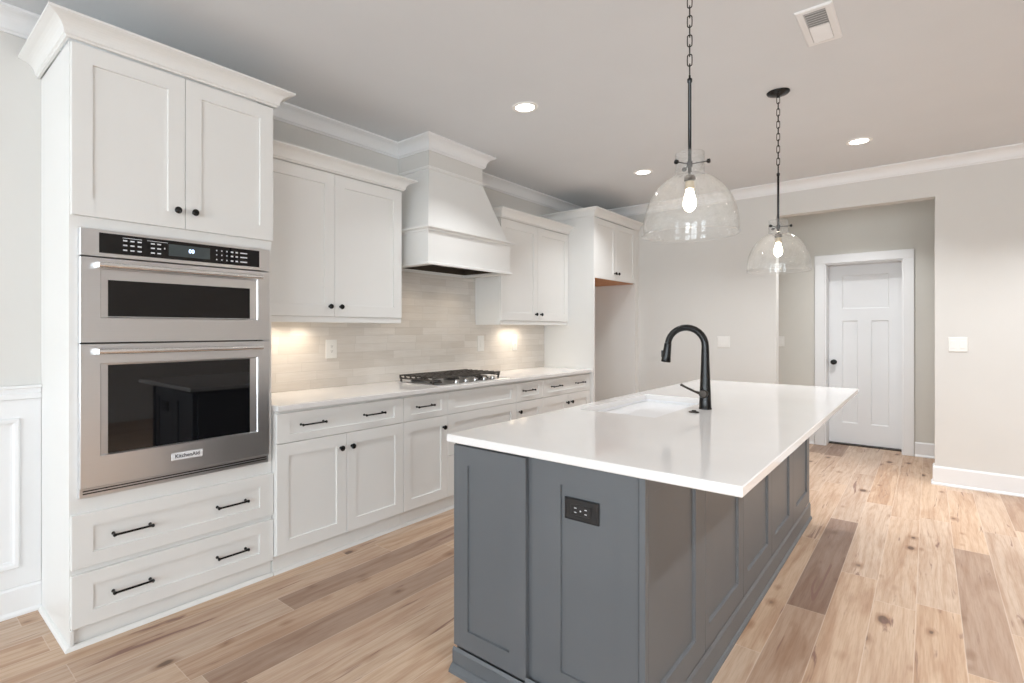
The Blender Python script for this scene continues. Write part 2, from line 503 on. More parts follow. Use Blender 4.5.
k = 1
for rng, fn in ((WINDOWS_REAR, lambda u, v, w: (XR + w, u, v)), (WINDOWS_RIGHT, lambda u, v, w: (u, YR + w, v))):
    for a, b_ in rng:
        bm = B()
        for (p, q, r_, s_) in ((a - 0.09, a, WZ0 - 0.09, WZ1 + 0.09), (b_, b_ + 0.09, WZ0 - 0.09, WZ1 + 0.09), (a, b_, WZ1, WZ1 + 0.09), (a, b_, WZ0 - 0.09, WZ0)):
            loft(bm, fn, p, q, r_, s_, [(0, 0, 0.001), (0, 0, 0.018)])
        for (p, q, r_, s_) in ((a, a + 0.05, WZ0, WZ1), (b_ - 0.05, b_, WZ0, WZ1), (a + 0.05, b_ - 0.05, WZ1 - 0.05, WZ1), (a + 0.05, b_ - 0.05, WZ0, WZ0 + 0.05), (a + 0.05, b_ - 0.05, (WZ0 + WZ1) / 2 - 0.02, (WZ0 + WZ1) / 2 + 0.02)):
            loft(bm, fn, p, q, r_, s_, [(0, 0, -0.10), (0, 0, -0.05)])
        w_ = struct('window_%d' % k, bm, 'trim_white'); k += 1
        bm = B(); loft(bm, fn, a + 0.05, b_ - 0.05, WZ0 + 0.05, WZ1 - 0.05, [(0, 0, -0.085), (0, 0, -0.08)])
        p_ = obj('window_pane', bm, 'window_glass', w_)

# baseboards with shoe moulding
BBP = [(0.001, 0.0), (0.024, 0.0), (0.024, 0.010), (0.016, 0.020), (0.014, 0.022), (0.014, 0.145), (0.008, 0.159), (0.001, 0.159)]
def bbp(h): return [(o, z if z < 0.1 else z * h / 0.159) for o, z in BBP]
bm = B(); sweep(bm, BBP, [(XB, OY1 - 3.38), (XB, OY1), (HX0, OY1)][::-1][::-1])
bmesh.ops.delete(bm, geom=bm.verts[:], context='VERTS')
# travel so that the room lies on the right hand side
sweep(bm, BBP, [(HX0 - 0.001, OY1), (XB, OY1), (XB, YR + 0.03)])
struct('baseboard_back', bm, 'trim_white')
bm = B(); sweep(bm, BBP, [(XB, -0.61), (XB, OY0), (HX0 - 0.001, OY0)]); struct('baseboard_kitchen', bm, 'trim_white')
bm = B(); sweep(bm, bbp(0.15), [(HX1, DY1 - 0.095), (HX1, -4.58)]); sweep(bm, bbp(0.15), [(HX1, -1.22), (HX1, DY0 + 0.102)])
struct('baseboard_hall', bm, 'trim_white')
bm = B(); sweep(bm, bbp(0.13), [(XR + 0.03, 0.0), (-0.005, 0.0)]); struct('baseboard_left', bm, 'trim_white')

# crown mouldings at the ceiling
cp = crown_prof(2.6795, CEIL - 0.001, 0.082, 0.001)
bm = B(); sweep(bm, cp, [(XR + 0.02, 0.0), (2.2595, 0.0), (2.2595, -0.3385), (2.9025, -0.3385), (2.9025, 0.0), (XB, 0.0), (XB, YR + 0.02)])
struct('trim_1', bm, 'trim_white')

# wainscot on the wall left of the oven cabinet: cap rail, white field and picture-frame moulding
bm = B(); box(bm, XR + 0.03, -0.006, -0.006, -0.0005, 0.131, 0.996); 
sweep(bm, [(0.001, 0.996), (0.016, 0.998), (0.018, 1.02), (0.012, 1.028), (0.014, 1.045), (0.026, 1.050), (0.026, 1.061), (0.001, 1.061)], [(XR + 0.03, 0.0), (-0.006, 0.0)])
x1 = -0.085
while x1 > -3.6:
    x0 = x1 - 0.78
    def fr(u0, u1, v0, v1):
        rings(bm, [rect(u0 + i, u1 - i, v0 + i, v1 - i, w, FY(-0.006)) for i, w in ((0, 0), (0, 0.012), (0.006, 0.016), (0.018, 0.014), (0.026, 0.006), (0.034, 0.004), (0.034, 0))], closed=True)
    fr(x0, x1, 0.22, 0.911)
    x1 = x0 - 0.11
struct('trim_2', bm, 'trim_white')

# hallway door with casing
bm = B()
cf = FX(HX1)
for (u0, u1, v0, v1) in ((DY1 - 0.090, DY1 + 0.0, 0, DZ + 0.0), (DY0, DY0 + 0.098, 0, DZ + 0.0), (DY1 - 0.090, DY0 + 0.098, DZ, DZ + 0.096)):
    loft(bm, cf, u0, u1, v0, v1, [(0, 0, 0.0005), (0, 0, 0.018), (0.003, 0.003, 0.021)])
for (u0, u1, v0, v1) in ((DY1 + 0.0005, DY1 + 0.012, 0, DZ - 0.013), (DY0 - 0.012, DY0 - 0.0005, 0, DZ - 0.013), (DY1 + 0.0005, DY0 - 0.0005, DZ - 0.012, DZ - 0.0005)):
    loft(bm, cf, u0, u1, v0, v1, [(0, 0, -0.25), (0, 0, 0.0)])
struct('trim_3', bm, 'trim_white')
DX = 6.90
d0, d1 = DY1 + 0.014, DY0 - 0.014
bm = B()
fnD = lambda u, v, w: (DX - w, u, v)
us = [d0, -2.848, -2.690, -2.572, -2.425, d1]
# grid front with three sunk panels
def sunk(u0, u1, v0, v1):
    rings(bm, [rect(u0 + i, u1 - i, v0 + i, v1 - i, w, fnD) for i, w in ((0, 0.0), (0.004, -0.002), (0.010, -0.009))], cap=False)
    f = [bm.verts.new(p) for p in rect(u0 + 0.010, u1 - 0.010, v0 + 0.010, v1 - 0.010, -0.009, fnD)]; bm.faces.new(f)
holes = {(1, 3): (1.56, 1.945), }
def quad(u0, u1, v0, v1):
    bm.faces.new([bm.verts.new(p) for p in rect(u0, u1, v0, v1, 0.0, fnD)])
zt, zb = 2.0565, 0.018
quad(us[0], us[1], zb, zt); quad(us[4], us[5], zb, zt)
quad(us[1], us[4], 1.945, zt); quad(us[1], us[4], 1.425, 1.56); quad(us[1], us[4], zb, 0.25); quad(us[2], us[3], 0.25, 1.425)
sunk(us[1], us[4], 1.56, 1.945); sunk(us[1], us[2], 0.25, 1.425); sunk(us[3], us[4], 0.25, 1.425)
rings(bm, [rect(d0, d1, zb, zt, 0.0, fnD), rect(d0, d1, zb, zt, -0.04, fnD)], cap=False)
bm.faces.new([bm.verts.new(p) for p in rect(d0, d1, zb, zt, -0.04, fnD)])
bmesh.ops.remove_doubles(bm, verts=bm.verts, dist=1e-5)
door = struct('door_1', bm, 'door_white')
bm = B(); lathe(bm, [(0.030, 0), (0.030, 0.006), (0.012, 0.010), (0.011, 0.030), (0.024, 0.038), (0.029, 0.052), (0.024, 0.064), (0.006, 0.070)], (DX, -2.348, 0.945), (-1, 0, 0), 24)
obj('door_knob', bm, 'black_metal', door, smooth=True)
bm = B(); box(bm, 6.86, 6.95, d0, d1, 0.0, 0.012, 0.003); obj('threshold', bm, 'bronze', door)
bm = B(); box(bm, 6.955, 7.0, -4.6, -1.2, 0.0, CEIL); struct('wall_light_block', bm, 'hall_paint')  # unseen wall added behind the door to stop sky light leaking through

# ------------------------------------------------------------------ wall plates
def plate(x0, x1, z0, z1, fn, label, cat, kind, gang=1, mat='plate_white', mat2='plate_white', group=None):
    t = thing('outlet_plate' if kind == 'outlet' else 'switch_plate', label, cat, fn((x0 + x1) / 2, z0, 0), group)
    bm = B(); loft(bm, fn, x0, x1, z0, z1, [(0, 0, 0.0005), (0, 0, 0.004), (0.004, 0.004, 0.0065)])
    obj('cover', bm, mat, t)
    n = gang; w = (x1 - x0) / n
    for i in range(n):
        cx = x0 + w * (i + 0.5); cz = (z0 + z1) / 2
        bm = B(); loft(bm, fn, cx - 0.016, cx + 0.016, cz - 0.033, cz + 0.033, [(0, 0, 0.006), (0, 0, 0.009), (0.002, 0.002, 0.010)])
        if kind == 'outlet':
            r = obj('receptacle', bm, mat2, t)
            bm = B()
            for s in (-1, 1):
                for q in (-0.006, 0.006):
                    loft(bm, fn, cx + q - 0.0012, cx + q + 0.0012, cz + s * 0.017 - 0.001, cz + s * 0.017 + 0.007, [(0, 0, 0.0095), (0, 0, 0.0104)])
                loft(bm, fn, cx - 0.002, cx + 0.002, cz + s * 0.017 - 0.009, cz + s * 0.017 - 0.005, [(0, 0, 0.0095), (0, 0, 0.0104)])
            obj('slots', bm, 'black_plastic', r)
        else:
            obj('rocker', bm, mat2, t)
    return t


TY = -0.0095   # tile face
plate(1.570, 1.661, 1.119, 1.250, FY(TY), 'white outlet plate on the tile between oven cabinet and cooktop', 'outlet', 'outlet')
plate(3.225, 3.320, 1.118, 1.265, FY(TY), 'white switch plate on the tile just right of the cooktop', 'switch', 'switch')
plate(3.775, 3.857, 1.112, 1.262, FY(TY), 'white plate lit by the under-cabinet light nearest the refrigerator panel', 'outlet', 'outlet')
plate(-1.599, -1.473, 1.129, 1.249, FX(XB), 'white double switch plate on the back wall behind the black faucet', 'switch', 'switch', 2)
plate(-3.418, -3.299, 1.135, 1.257, FX(XB), 'white double switch plate on the wall right of the hallway opening', 'switch', 'switch', 2)
plate(-1.885, -1.812, 1.119, 1.240, FX(HX1), 'white single switch plate inside the hallway left of the door', 'switch', 'switch')

# ------------------------------------------------------------------ oven cabinet
X1 = 0.8890
t = thing('oven_cabinet', 'tall white cabinet housing the double oven, two doors above and two drawers below', 'cabinet', (0.426, -0.26, 0))
yf = YT + 0.02
bm = B()
box(bm, -0.004, 0.0, yf, -0.001, 0.0, 2.512); box(bm, X1 - 0.021, X1 - 0.001, yf, -0.001, 0.09, 2.512)     # sides
box(bm, 0.0, X1 - 0.021, -0.02, -0.001, 0.09, 2.512)                                                   # back
for z0, z1 in ((0.09, 0.11), (0.558, 0.60), (1.765, 1.79), (2.492, 2.512)): box(bm, 0.0, X1 - 0.021, yf + 0.02, -0.02, z0, z1)
for x0, x1, z0, z1 in ((0.0, 0.034, 0.11, 2.512), (X1 - 0.050, X1 - 0.021, 0.11, 2.512), (0.034, X1 - 0.05, 0.302, 0.332), (0.034, X1 - 0.05, 0.548, 0.618), (0.034, X1 - 0.05, 1.748, 1.800), (0.034, X1 - 0.05, 2.49, 2.512), (0.0, X1 - 0.021, 0.088, 0.11)):
    box(bm, x0, x1, yf, yf + 0.02, z0, z1)
obj('body', bm, 'cabinet_white', t)
bm = B(); box(bm, 0.010, X1 - 0.002, yf + 0.006, yf + 0.022, 0.0, 0.0895); box(bm, -0.004, 0.008, yf - 0.0165, yf - 0.0045, 0.0175, 0.082, 0.003)
obj('toe_board', bm, 'cabinet_white', t)
bm = B(); sp = [(0.0, 0.0), (0.017, 0.0), (0.016, 0.006), (0.010, 0.014), (0.0, 0.017)]
sweep(bm, sp, [(-0.0045, -0.03), (-0.0045, yf - 0.004), (X1 - 0.002, yf - 0.004)]); obj('shoe_moulding', bm, 'cabinet_white', t)
d = front('door', t, 0.0, 0.4405, 1.7956, 2.506, yf - 0.0005); knob(d, 0.403, YT, 1.876)
d = front('door', t, 0.4435, X1 - 0.001, 1.7956, 2.506, yf - 0.0005); knob(d, 0.480, YT, 1.877)
for z0, z1, zc in ((0.3282, 0.5521, 0.441), (0.0850, 0.3044, 0.192)):
    d = front('drawer', t, 0.0, X1 - 0.001, z0, z1, yf - 0.0005, 0.075, 0.057)
    pull(d, 0.222, YT + 0.0085, zc); pull(d, 0.666, YT + 0.0085, zc)
bm = B(); cpz = crown_prof(2.513, 2.592, 0.080)
sweep(bm, cpz, [(-0.010, -0.002), (-0.010, YT), (X1 + 0.006, YT), (X1 + 0.006, -0.002)])
obj('crown', bm, 'cabinet_white', t, smooth=False)

# wall oven ---------------------------------------------------------
t = thing('wall_oven', 'stainless steel double wall oven built into the tall white cabinet', 'oven', (0.447, -0.28, 0.6245))
ox0, ox1 = 0.0245, 0.8580
yo = -0.553
bm = B(); box(bm, 0.040, 0.815, -0.505, -0.06, 0.625, 1.742)
obj('housing', bm, 'dark_cavity', t)
bm = B(); loft(bm, FY(-0.5165), ox0, ox1, 0.6185, 0.658, [(0, 0, 0), (0, 0, 0.022), (0.002, 0.002, 0.024)])
v_ = obj('vent_trim', bm, 'stainless', t)
bm = B(); 
for z in (0.634, 0.645): box(bm, ox0 + 0.012, ox1 - 0.012, -0.5425, -0.539, z, z + 0.005)
obj('vent_slot', bm, 'black_plastic', v_)


def oven_door(z0, z1, fz0, fz1, gz0, gz1, hz):
    bm = B(); fn = FY(-0.5165); T = -yo - 0.5165
    fx0, fx1 = 0.096, 0.793
    o = [(ox0, ox1, z0, z1, 0), (ox0, ox1, z0, z1, T - 0.002), (ox0 + 0.002, ox1 - 0.002, z0 + 0.002, z1 - 0.002, T), (fx0, fx1, fz0, fz1, T), (fx0 + 0.004, fx1 - 0.004, fz0 + 0.004, fz1 - 0.002, T - 0.007), (gx0 := 0.1255, gx1 := 0.754, gz0, gz1, T - 0.0085), (gx0, gx1, gz0, gz1, T - 0.014)]
    rings(bm, [rect(a, b_, c_, d_, w, fn) for a, b_, c_, d_, w in o])
    dr = obj('oven_door', bm, 'stainless', t)
    bm = B(); loft(bm, fn, gx0 + 0.0005, gx1 - 0.0005, gz0 + 0.0005, gz1 - 0.0005, [(0, 0, T - 0.0135), (0, 0, T - 0.0095)])
    obj('oven_window', bm, 'black_glass', dr)
    bm = B(); tube(bm, [(0.080, yo - 0.044, hz), (0.795, yo - 0.044, hz)], 0.0115, 20)
    for x in (0.088, 0.787):
        rings(bm, [rect(x - 0.012, x + 0.012, hz - 0.013, hz + 0.013, 0.0, FY(yo + 0.0005)), rect(x - 0.010, x + 0.010, hz - 0.011, hz + 0.011, 0.044, FY(yo))])
    obj('handle', bm, 'handle_steel', dr, smooth=True)
    return dr


oven_door(1.2665, 1.624, 1.370, 1.578, 1.377, 1.533, 1.590)
low = oven_door(0.661, 1.2605, 0.788, 1.178, 0.792, 1.170, 1.229)
bm = B(); loft(bm, FY(yo + 0.0003), 0.374, 0.513, 0.7155, 0.7485, [(0, 0, 0), (0, 0, 0.002), (0.001, 0.001, 0.003)]); obj('badge', bm, 'badge_white', low)


def text_mesh(name, s, parent, size, loc, mat, depth=0.0008):
    cu = bpy.data.curves.new(name, 'FONT'); cu.body = s; cu.size = size; cu.extrude = depth; cu.align_x = 'CENTER'; cu.align_y = 'CENTER'
    cu.offset = size * 0.012
    tmp = bpy.data.objects.new(name, cu); COL.objects.link(tmp)
    dg = bpy.context.evaluated_depsgraph_get(); me = bpy.data.meshes.new_from_object(tmp.evaluated_get(dg))
    bpy.data.objects.remove(tmp)
    rot = Matrix.Rotation(math.radians(90), 4, 'X')
    me.transform(Matrix.Translation(Vector(loc) - ORIGIN[parent.name]) @ rot)
    me.materials.clear(); me.materials.append(MATS[mat])
    o = bpy.data.objects.new(name, me); COL.objects.link(o); o.parent = parent
    return o


text_mesh('badge_lettering', 'KitchenAid', low, 0.0245, (0.4435, yo - 0.0032, 0.7325), 'badge_ink')

bm = B(); loft(bm, FY(-0.5165), ox0, ox1, 1.629, 1.7435, [(0, 0, 0), (0, 0, 0.0345), (0.002, 0.002, 0.0365)])
cpn = obj('control_panel', bm, 'stainless', t)
bm = B(); loft(bm, FY(yo + 0.0005), 0.091, 0.800, 1.645, 1.730, [(0, 0, 0), (0, 0, 0.0015), (0.0005, 0.0005, 0.002)]); obj('touch_strip', bm, 'black_glass', cpn)
bm = B(); loft(bm, FY(yo - 0.0012), 0.362, 0.548, 1.660, 1.714, [(0, 0, 0), (0, 0, 0.0012)]); obj('display', bm, 'display_glass', cpn)
text_mesh('clock_digits', '00', cpn, 0.026, (0.462, yo - 0.0030, 1.689), 'digit_light', 0.0004)
fnl = FY(yo - 0.0013)
def marks(items):
    bm = B()
    for x, z, w, h in items: loft(bm, fnl, x - w / 2, x + w / 2, z - h / 2, z + h / 2, [(0, 0, 0), (0, 0, 0.0009)])
    obj('button_legend', bm, 'legend_white', cpn)
def grid(xs, zs, w, h): return [(x, z, w, h) for x in xs for z in zs]
marks(grid((0.187, 0.215, 0.243), (1.706, 1.686, 1.665), 0.016, 0.006) + [(0.215, 1.7175, 0.075, 0.002)])
marks(grid((0.296, 0.322), (1.706, 1.686, 1.665), 0.016, 0.006) + [(0.316, 1.7175, 0.085, 0.002), (0.345, 1.690, 0.005, 0.008)])
marks(grid((0.580, 0.605, 0.630), (1.708, 1.687, 1.664), 0.005, 0.006))
marks(grid((0.656, 0.680), (1.708, 1.687, 1.664), 0.012, 0.007) + grid((0.716,), (1.708, 1.687, 1.664), 0.036, 0.006))

# ------------------------------------------------------------------ base cabinets
ycf = YB + 0.02


def base_cab(x0, x1, label, n_doors, drawer_pulls, door_knobs, false_front=False):
    t = thing('base_cabinet', label, 'cabinet', ((x0 + x1) / 2, -0.27, 0), 'white base cabinets along the wall')
    bm = B(); a, b_ = x0 + 0.0005, x1 - 0.0005
    box(bm, a, b_, ycf, -0.001, 0.10, 0.8835)
    box(bm, a, b_, ycf + 0.020, -0.001, 0.0, 0.0995); obj('body', bm, 'cabinet_white', t)
    bm = B(); sweep(bm, sp, [(a, ycf + 0.0195), (b_, ycf + 0.0195)]); obj('shoe_moulding', bm, 'cabinet_white', t)
    zs = 0.7048
    g = 0.0018
    dr = front('drawer', t, x0 + g, x1 - g, zs + g, 0.8675, ycf - 0.0005, 0.076 if x1 - x0 > 0.6 else 0.066, 0.041)
    for x in drawer_pulls: pull(dr, x, YB + 0.0085, 0.794)
    if n_doors == 0:       # two deep drawers
        for z0, z1 in ((0.4075, zs - g), (0.110, 0.4045)):
            d = front('drawer', t, x0 + g, x1 - g, z0, z1, ycf - 0.0005, 0.076, 0.062)
            for q in (0.25, 0.75): pull(d, x0 + (x1 - x0) * q, YB + 0.0085, (z0 + z1) / 2 - 0.02)
        return t
    w = (x1 - x0) / n_doors
    for i in range(n_doors):
        d = front('door', t, x0 + w * i + g, x0 + w * (i + 1) - g, 0.110, zs - g, ycf - 0.0005, 0.070)
        knob(d, door_knobs[i], YB, 0.622)
    return t


base_cab(X1 + 0.003, 1.8015, 'white base cabinet beside the oven cabinet, wide two-pull drawer over two doors', 2, (1.115, 1.553), (1.300, 1.380))
base_cab(1.8015, 2.2315, 'narrow white base cabinet just left of the cooktop, single drawer over one door', 1, (2.000,), (2.181,))
base_cab(2.2315, 3.0823, 'wide white drawer base cabinet under the cooktop, top front without pulls', 0, (), ())
base_cab(3.0823, 3.4871, 'narrow white base cabinet just right of the cooktop, single drawer over one door', 1, (3.261,), (3.118,))
base_cab(3.4871, 4.372, 'white base cabinet against the tall refrigerator panel with two-pull drawer', 2, (3.718, 4.162), (3.900, 3.985))

# worktop on the wall run
bm = B(); xa, xb_ = X1 + 0.0005, 4.3725
rings(bm, [rect(xa + i, xb_ - i, YB - 0.025 + i, -0.001 - i, z, FZ(0)) for i, z in ((0.003, 0.884), (0, 0.887), (0, 0.911), (0.003, 0.914))])
tag(obj('worktop', bm, 'quartz', origin=(2.6, -0.3, 0.884)), 'white quartz worktop on the base cabinets along the wall', 'countertop')

# tile backsplash
bm = B(); box(bm, X1 + 0.001, 4.3725, -0.009, -0.0005, 0.9145, 1.3895); box(bm, 2.016, 3.196, -0.009, -0.0005, 1.3905, 1.7885)
tag(obj('tile_backsplash', bm, 'glazed_tile'), 'pale greige glazed tile backsplash between worktop and wall cabinets', 'backsplash')

# ------------------------------------------------------------------ wall cabinets
YU = -0.3083


def wall_cab(x0, x1, xm, zt, label, kn, pucks, exposed):
    t = thing('wall_cabinet', label, 'cabinet', ((x0 + x1) / 2, -0.15, 1.365))
    bm = B(); yb = YU + 0.02
    box(bm, x0, x1, yb, -0.001, 1.405, zt + 0.004)
    obj('body', bm, 'cabinet_white', t)
    bm = B(); box(bm, x0, x1, yb - 0.010, yb + 0.010, 1.366, 1.4045, 0.003)
    for x, s in ((x0, 1), (x1, -1)):
        if s in exposed: box(bm, min(x, x + s * 0.018), max(x, x + s * 0.018), yb + 0.0105, -0.012, 1.366, 1.4045)
    obj('light_rail', bm, 'cabinet_white', t)
    d = front('door', t, x0 + 0.002, xm - 0.0015, 1.405, zt, yb - 0.0005, 0.074); knob(d, kn[0], YU, 1.4685)
    d = front('door', t, xm + 0.0015, x1 - 0.002, 1.405, zt, yb - 0.0005, 0.074); knob(d, kn[1], YU, 1.4685)
    bm = B(); pr_ = crown_prof(zt + 0.006, 2.400 if zt > 2.31 else 2.385, 0.082)
    path = [(x0, YU)] if 1 not in exposed else [(x0, -0.002), (x0, YU)]
    path += [(x1, YU), (x1, -0.002)] if -1 in exposed else [(x1, YU)]
    sweep(bm, pr_, path); obj('crown', bm, 'cabinet_white', t)
    for x in pucks:
        bm = B(); lathe(bm, [(0.034, 0), (0.034, 0.010), (0.026, 0.0115), (0.001, 0.0115)], (x, -0.13, 1.4045), (0, 0, -1), 24)
        p_ = obj('puck_light', bm, 'puck_lens', t, label='small round light under the cabinet')
        l = bpy.data.lights.new('puck_lamp', 'SPOT'); l.energy = 3.8; l.color = (1.0, 0.86, 0.70); l.spot_size = math.radians(150); l.spot_blend = 0.8; l.shadow_soft_size = 0.025
        lo = bpy.data.objects.new('puck_lamp', l); COL.objects.link(lo); lo.location = (x, -0.13, 1.388)
    return t


wall_cab(X1 + 0.003, 2.0145, 1.4385, 2.3187, 'white two-door wall cabinet between the oven cabinet and the range hood', (1.397, 1.479), (1.17, 1.36), (-1,))
wall_cab(3.1972, 4.3725, 3.790, 2.3187, 'white two-door wall cabinet between range hood and refrigerator enclosure', (3.745, 3.835), (3.62, 3.80), (1,))

# ------------------------------------------------------------------ range hood
t = thing('range_hood', 'white painted range hood with tapered body above the cooktop', 'range hood', (2.586, -0.2, 1.789))
hx0, hx1, hy = 2.0970 + 0.0, 3.0746, -0.4963
bm = B()     # lower box: open underneath
rings(bm, [rect(hx0, hx1, hy, -0.001, 2.030, FZ(0)), rect(hx0, hx1, hy, -0.001, 1.8105, FZ(0)), rect(hx0 + 0.022, hx1 - 0.022, hy + 0.022, -0.022, 1.8105, FZ(0)), rect(hx0 + 0.022, hx1 - 0.022, hy + 0.022, -0.022, 1.90, FZ(0))])
obj('apron', bm, 'cabinet_white', t)
bm = B()     # moulding round the foot
rings(bm, [rect(hx0 - a, hx1 + a, hy - a, -0.0005, z, FZ(0)) for a, z in ((0.001, 1.810), (0.006, 1.810), (0.018, 1.804), (0.020, 1.7895))] +
      [[(hx0 + 0.05, hy + 0.012, 1.7895), (hx1 - 0.05, hy + 0.012, 1.7895), (hx1 - 0.05, -0.006, 1.7895), (hx0 + 0.05, -0.006, 1.7895)],
       [(hx0 + 0.05, hy + 0.012, 1.810), (hx1 - 0.05, hy + 0.012, 1.810), (hx1 - 0.05, -0.006, 1.810), (hx0 + 0.05, -0.006, 1.810)]], closed=True)
obj('foot_moulding', bm, 'cabinet_white', t)
bm = B(); box(bm, hx0 + 0.052, hx1 - 0.052, hy + 0.026, -0.024, 1.862, 1.892)
for a_, b_, c_, d_ in ((hx0 + 0.046, hx0 + 0.051, hy + 0.026, -0.024), (hx1 - 0.051, hx1 - 0.046, hy + 0.026, -0.024), (hx0 + 0.046, hx1 - 0.046, -0.0235, -0.0225), (hx0 + 0.046, hx1 - 0.046, hy + 0.0225, hy + 0.0255)):
    box(bm, a_, b_, c_, d_, 1.8108, 1.892)
for i in range(1, 4): box(bm, hx0 + 0.05 + i * 0.225, hx0 + 0.065 + i * 0.225, hy + 0.04, -0.04, 1.852, 1.8615)
obj('filter_insert', bm, 'hood_steel', t)
for x in (hx0 + 0.26, hx1 - 0.26):        # the hood's own two work lights
    bm = B(); lathe(bm, [(0.028, 0), (0.028, 0.004), (0.024, 0.005), (0.001, 0.005)], (x, -0.30, 1.8515), (0, 0, -1), 20)
    obj('hood_light', bm, 'puck_lens', t)
    l = bpy.data.lights.new('hood_lamp', 'SPOT'); l.energy = 5.0; l.color = (1.0, 0.86, 0.68); l.spot_size = math.radians(130); l.spot_blend = 0.9; l.shadow_soft_size = 0.03
    lo = bpy.data.objects.new('hood_lamp', l); COL.objects.link(lo); lo.location = (x, -0.30, 1.84)
bm = B(); rings(bm, [rect(hx0 - a, hx1 + a, hy - a, -0.001, z, FZ(0)) for a, z in ((0.006, 2.0305), (0.010, 2.042), (0.034, 2.048), (0.038, 2.052), (0.038, 2.062))])
obj('ledge', bm, 'cabinet_white', t)
cx0, cx1, cy_ = 2.2608, 2.9009, -0.3372
bm = B(); n_ = 6
rings(bm, [rect(hx0 + 0.01 + (cx0 - hx0 - 0.01) * k_ / n_, hx1 - 0.01 + (cx1 - hx1 + 0.01) * k_ / n_, hy + 0.012 + (cy_ - hy - 0.012) * k_ / n_, -0.001, 2.0625 + (2.5375 - 2.0625) * k_ / n_, FZ(0)) for k_ in range(n_ + 1)])
obj('tapered_body', bm, 'cabinet_white', t)
bm = B(); rings(bm, [rect(cx0 - a, cx1 + a, cy_ - a, -0.001, z, FZ(0)) for a, z in ((0.002, 2.538), (0.014, 2.544), (0.016, 2.556), (0.004, 2.564))])
obj('neck_moulding', bm, 'cabinet_white', t)
bm = B(); box(bm, cx0, cx1, cy_, -0.001, 2.5645, CEIL - 0.002); obj('chimney', bm, 'wall_paint', t)

# ------------------------------------------------------------------ cooktop
t = thing('gas_cooktop', 'stainless gas cooktop with black cast iron grates on the wall worktop', 'cooktop', (2.586, -0.32, 0.9145))
kx0, kx1, ky0, ky1 = 2.165, 2.995, -0.555, -0.075
bm = B(); rings(bm, [rect(kx0 + a, kx1 - a, ky0 + a, ky1 - a, z, FZ(0)) for a, z in ((0, 0.9145), (0, 0.9175), (0.010, 0.9205), (0.014, 0.9185), (0.020, 0.9185))])
obj('tray', bm, 'stainless', t)
gw = (kx1 - kx0 - 0.03) / 3
for g_ in range(3):
    a = kx0 + 0.015 + g_ * gw + 0.002; b_ = a + gw - 0.004
    bm = B(); zt_ = 0.972; h_ = 0.011
    for y in (-0.455, -0.395, -0.335, -0.275, -0.215, -0.155, -0.100):   # fingers with turned down ends
        box(bm, a, b_, y - 0.0055, y + 0.0055, zt_ - h_, zt_)
        for x, s in ((a, 1), (b_, -1)):
            xx = sorted((x, x + s * 0.009)); box(bm, xx[0], xx[1], y - 0.006, y + 0.006, 0.948, zt_ - h_)
            xx = sorted((x + s * 0.009, x + s * 0.020)); box(bm, xx[0], xx[1], y - 0.006, y + 0.006, 0.944, 0.954)
    for x in (a + 0.05, (a + b_) / 2, b_ - 0.05): box(bm, x - 0.005, x + 0.005, -0.463, -0.095, zt_ - h_ - 0.004, zt_ - 0.002)
    for x in (a + 0.008, b_ - 0.008):
        box(bm, x - 0.006, x + 0.006, -0.463, -0.095, 0.940, 0.950)
        for y in (-0.452, -0.106): box(bm, x - 0.006, x + 0.006, y - 0.006, y + 0.006, 0.9186, 0.9405)
    box(bm, a, b_, -0.467, -0.457, 0.958, zt_)
    obj('grate', bm, 'cast_iron', t)
for bx, by, r_ in ((2.305, -0.37, 0.036), (2.305, -0.17, 0.045), (2.58, -0.275, 0.055), (2.855, -0.37, 0.045), (2.855, -0.17, 0.036)):
    bm = B(); lathe(bm, [(r_ + 0.012, 0), (r_ + 0.010, 0.006), (r_, 0.008), (r_, 0.018), (r_ - 0.004, 0.021), (0.001, 0.022)], (bx, by, 0.9186), (0, 0, 1), 28)
    obj('burner', bm, 'burner_cap', t, smooth=True)
for x in (2.375, 2.485, 2.595, 2.705, 2.815):
    bm = B(); lathe(bm, [(0.024, 0), (0.024, 0.003), (0.019, 0.005), (0.0185, 0.024), (0.016, 0.028), (0.001, 0.029)], (x, -0.512, 0.9186), (0, -0.12, 1), 24)
    obj('control_knob', bm, 'chrome', t, smooth=True)

# ------------------------------------------------------------------ refrigerator enclosure
t = thing('refrigerator_enclosure', 'tall white enclosure with empty refrigerator bay and two small doors on top', 'cabinet', (4.93, -0.3, 0))
YF = -0.602; fx0 = 4.374; fx1 = 5.4885
bm = B(); box(bm, fx0, fx0 + 0.024, YF, -0.001, 0.0, 2.484); obj('side_panel', bm, 'cabinet_white', t)
bm = B(); box(bm, 5.395, fx1, YF, YF + 0.02, 0.0, 2.484); box(bm, 5.395, 5.413, YF + 0.0205, -0.001, 0.0, 1.85); obj('filler_panel', bm, 'cabinet_white', t)
bm = B(); box(bm, fx0 + 0.0245, 5.3945, YF + 0.02, -0.001, 1.8665, 2.484); b2 = obj('top_cabinet', bm, 'cabinet_white', t)
bm = B(); box(bm, fx0 + 0.025, 5.394, YF + 0.03, -0.001, 1.852, 1.866); obj('underside', bm, 'raw_wood', t, label='unfinished orange wood underside')
d = front('door', t, fx0 + 0.026, 4.8855, 1.857, 2.478, YF + 0.0195, 0.062); knob(d, 4.850, YF, 1.932)
d = front('door', t, 4.8885, 5.393, 1.857, 2.478, YF + 0.0195, 0.062); knob(d, 4.925, YF, 1.932)
bm = B(); sweep(bm, crown_prof(2.485, 2.568, 0.062), [(fx0, -0.002), (fx0, YF), (5.4865, YF)]); obj('crown', bm, 'cabinet_white', t)

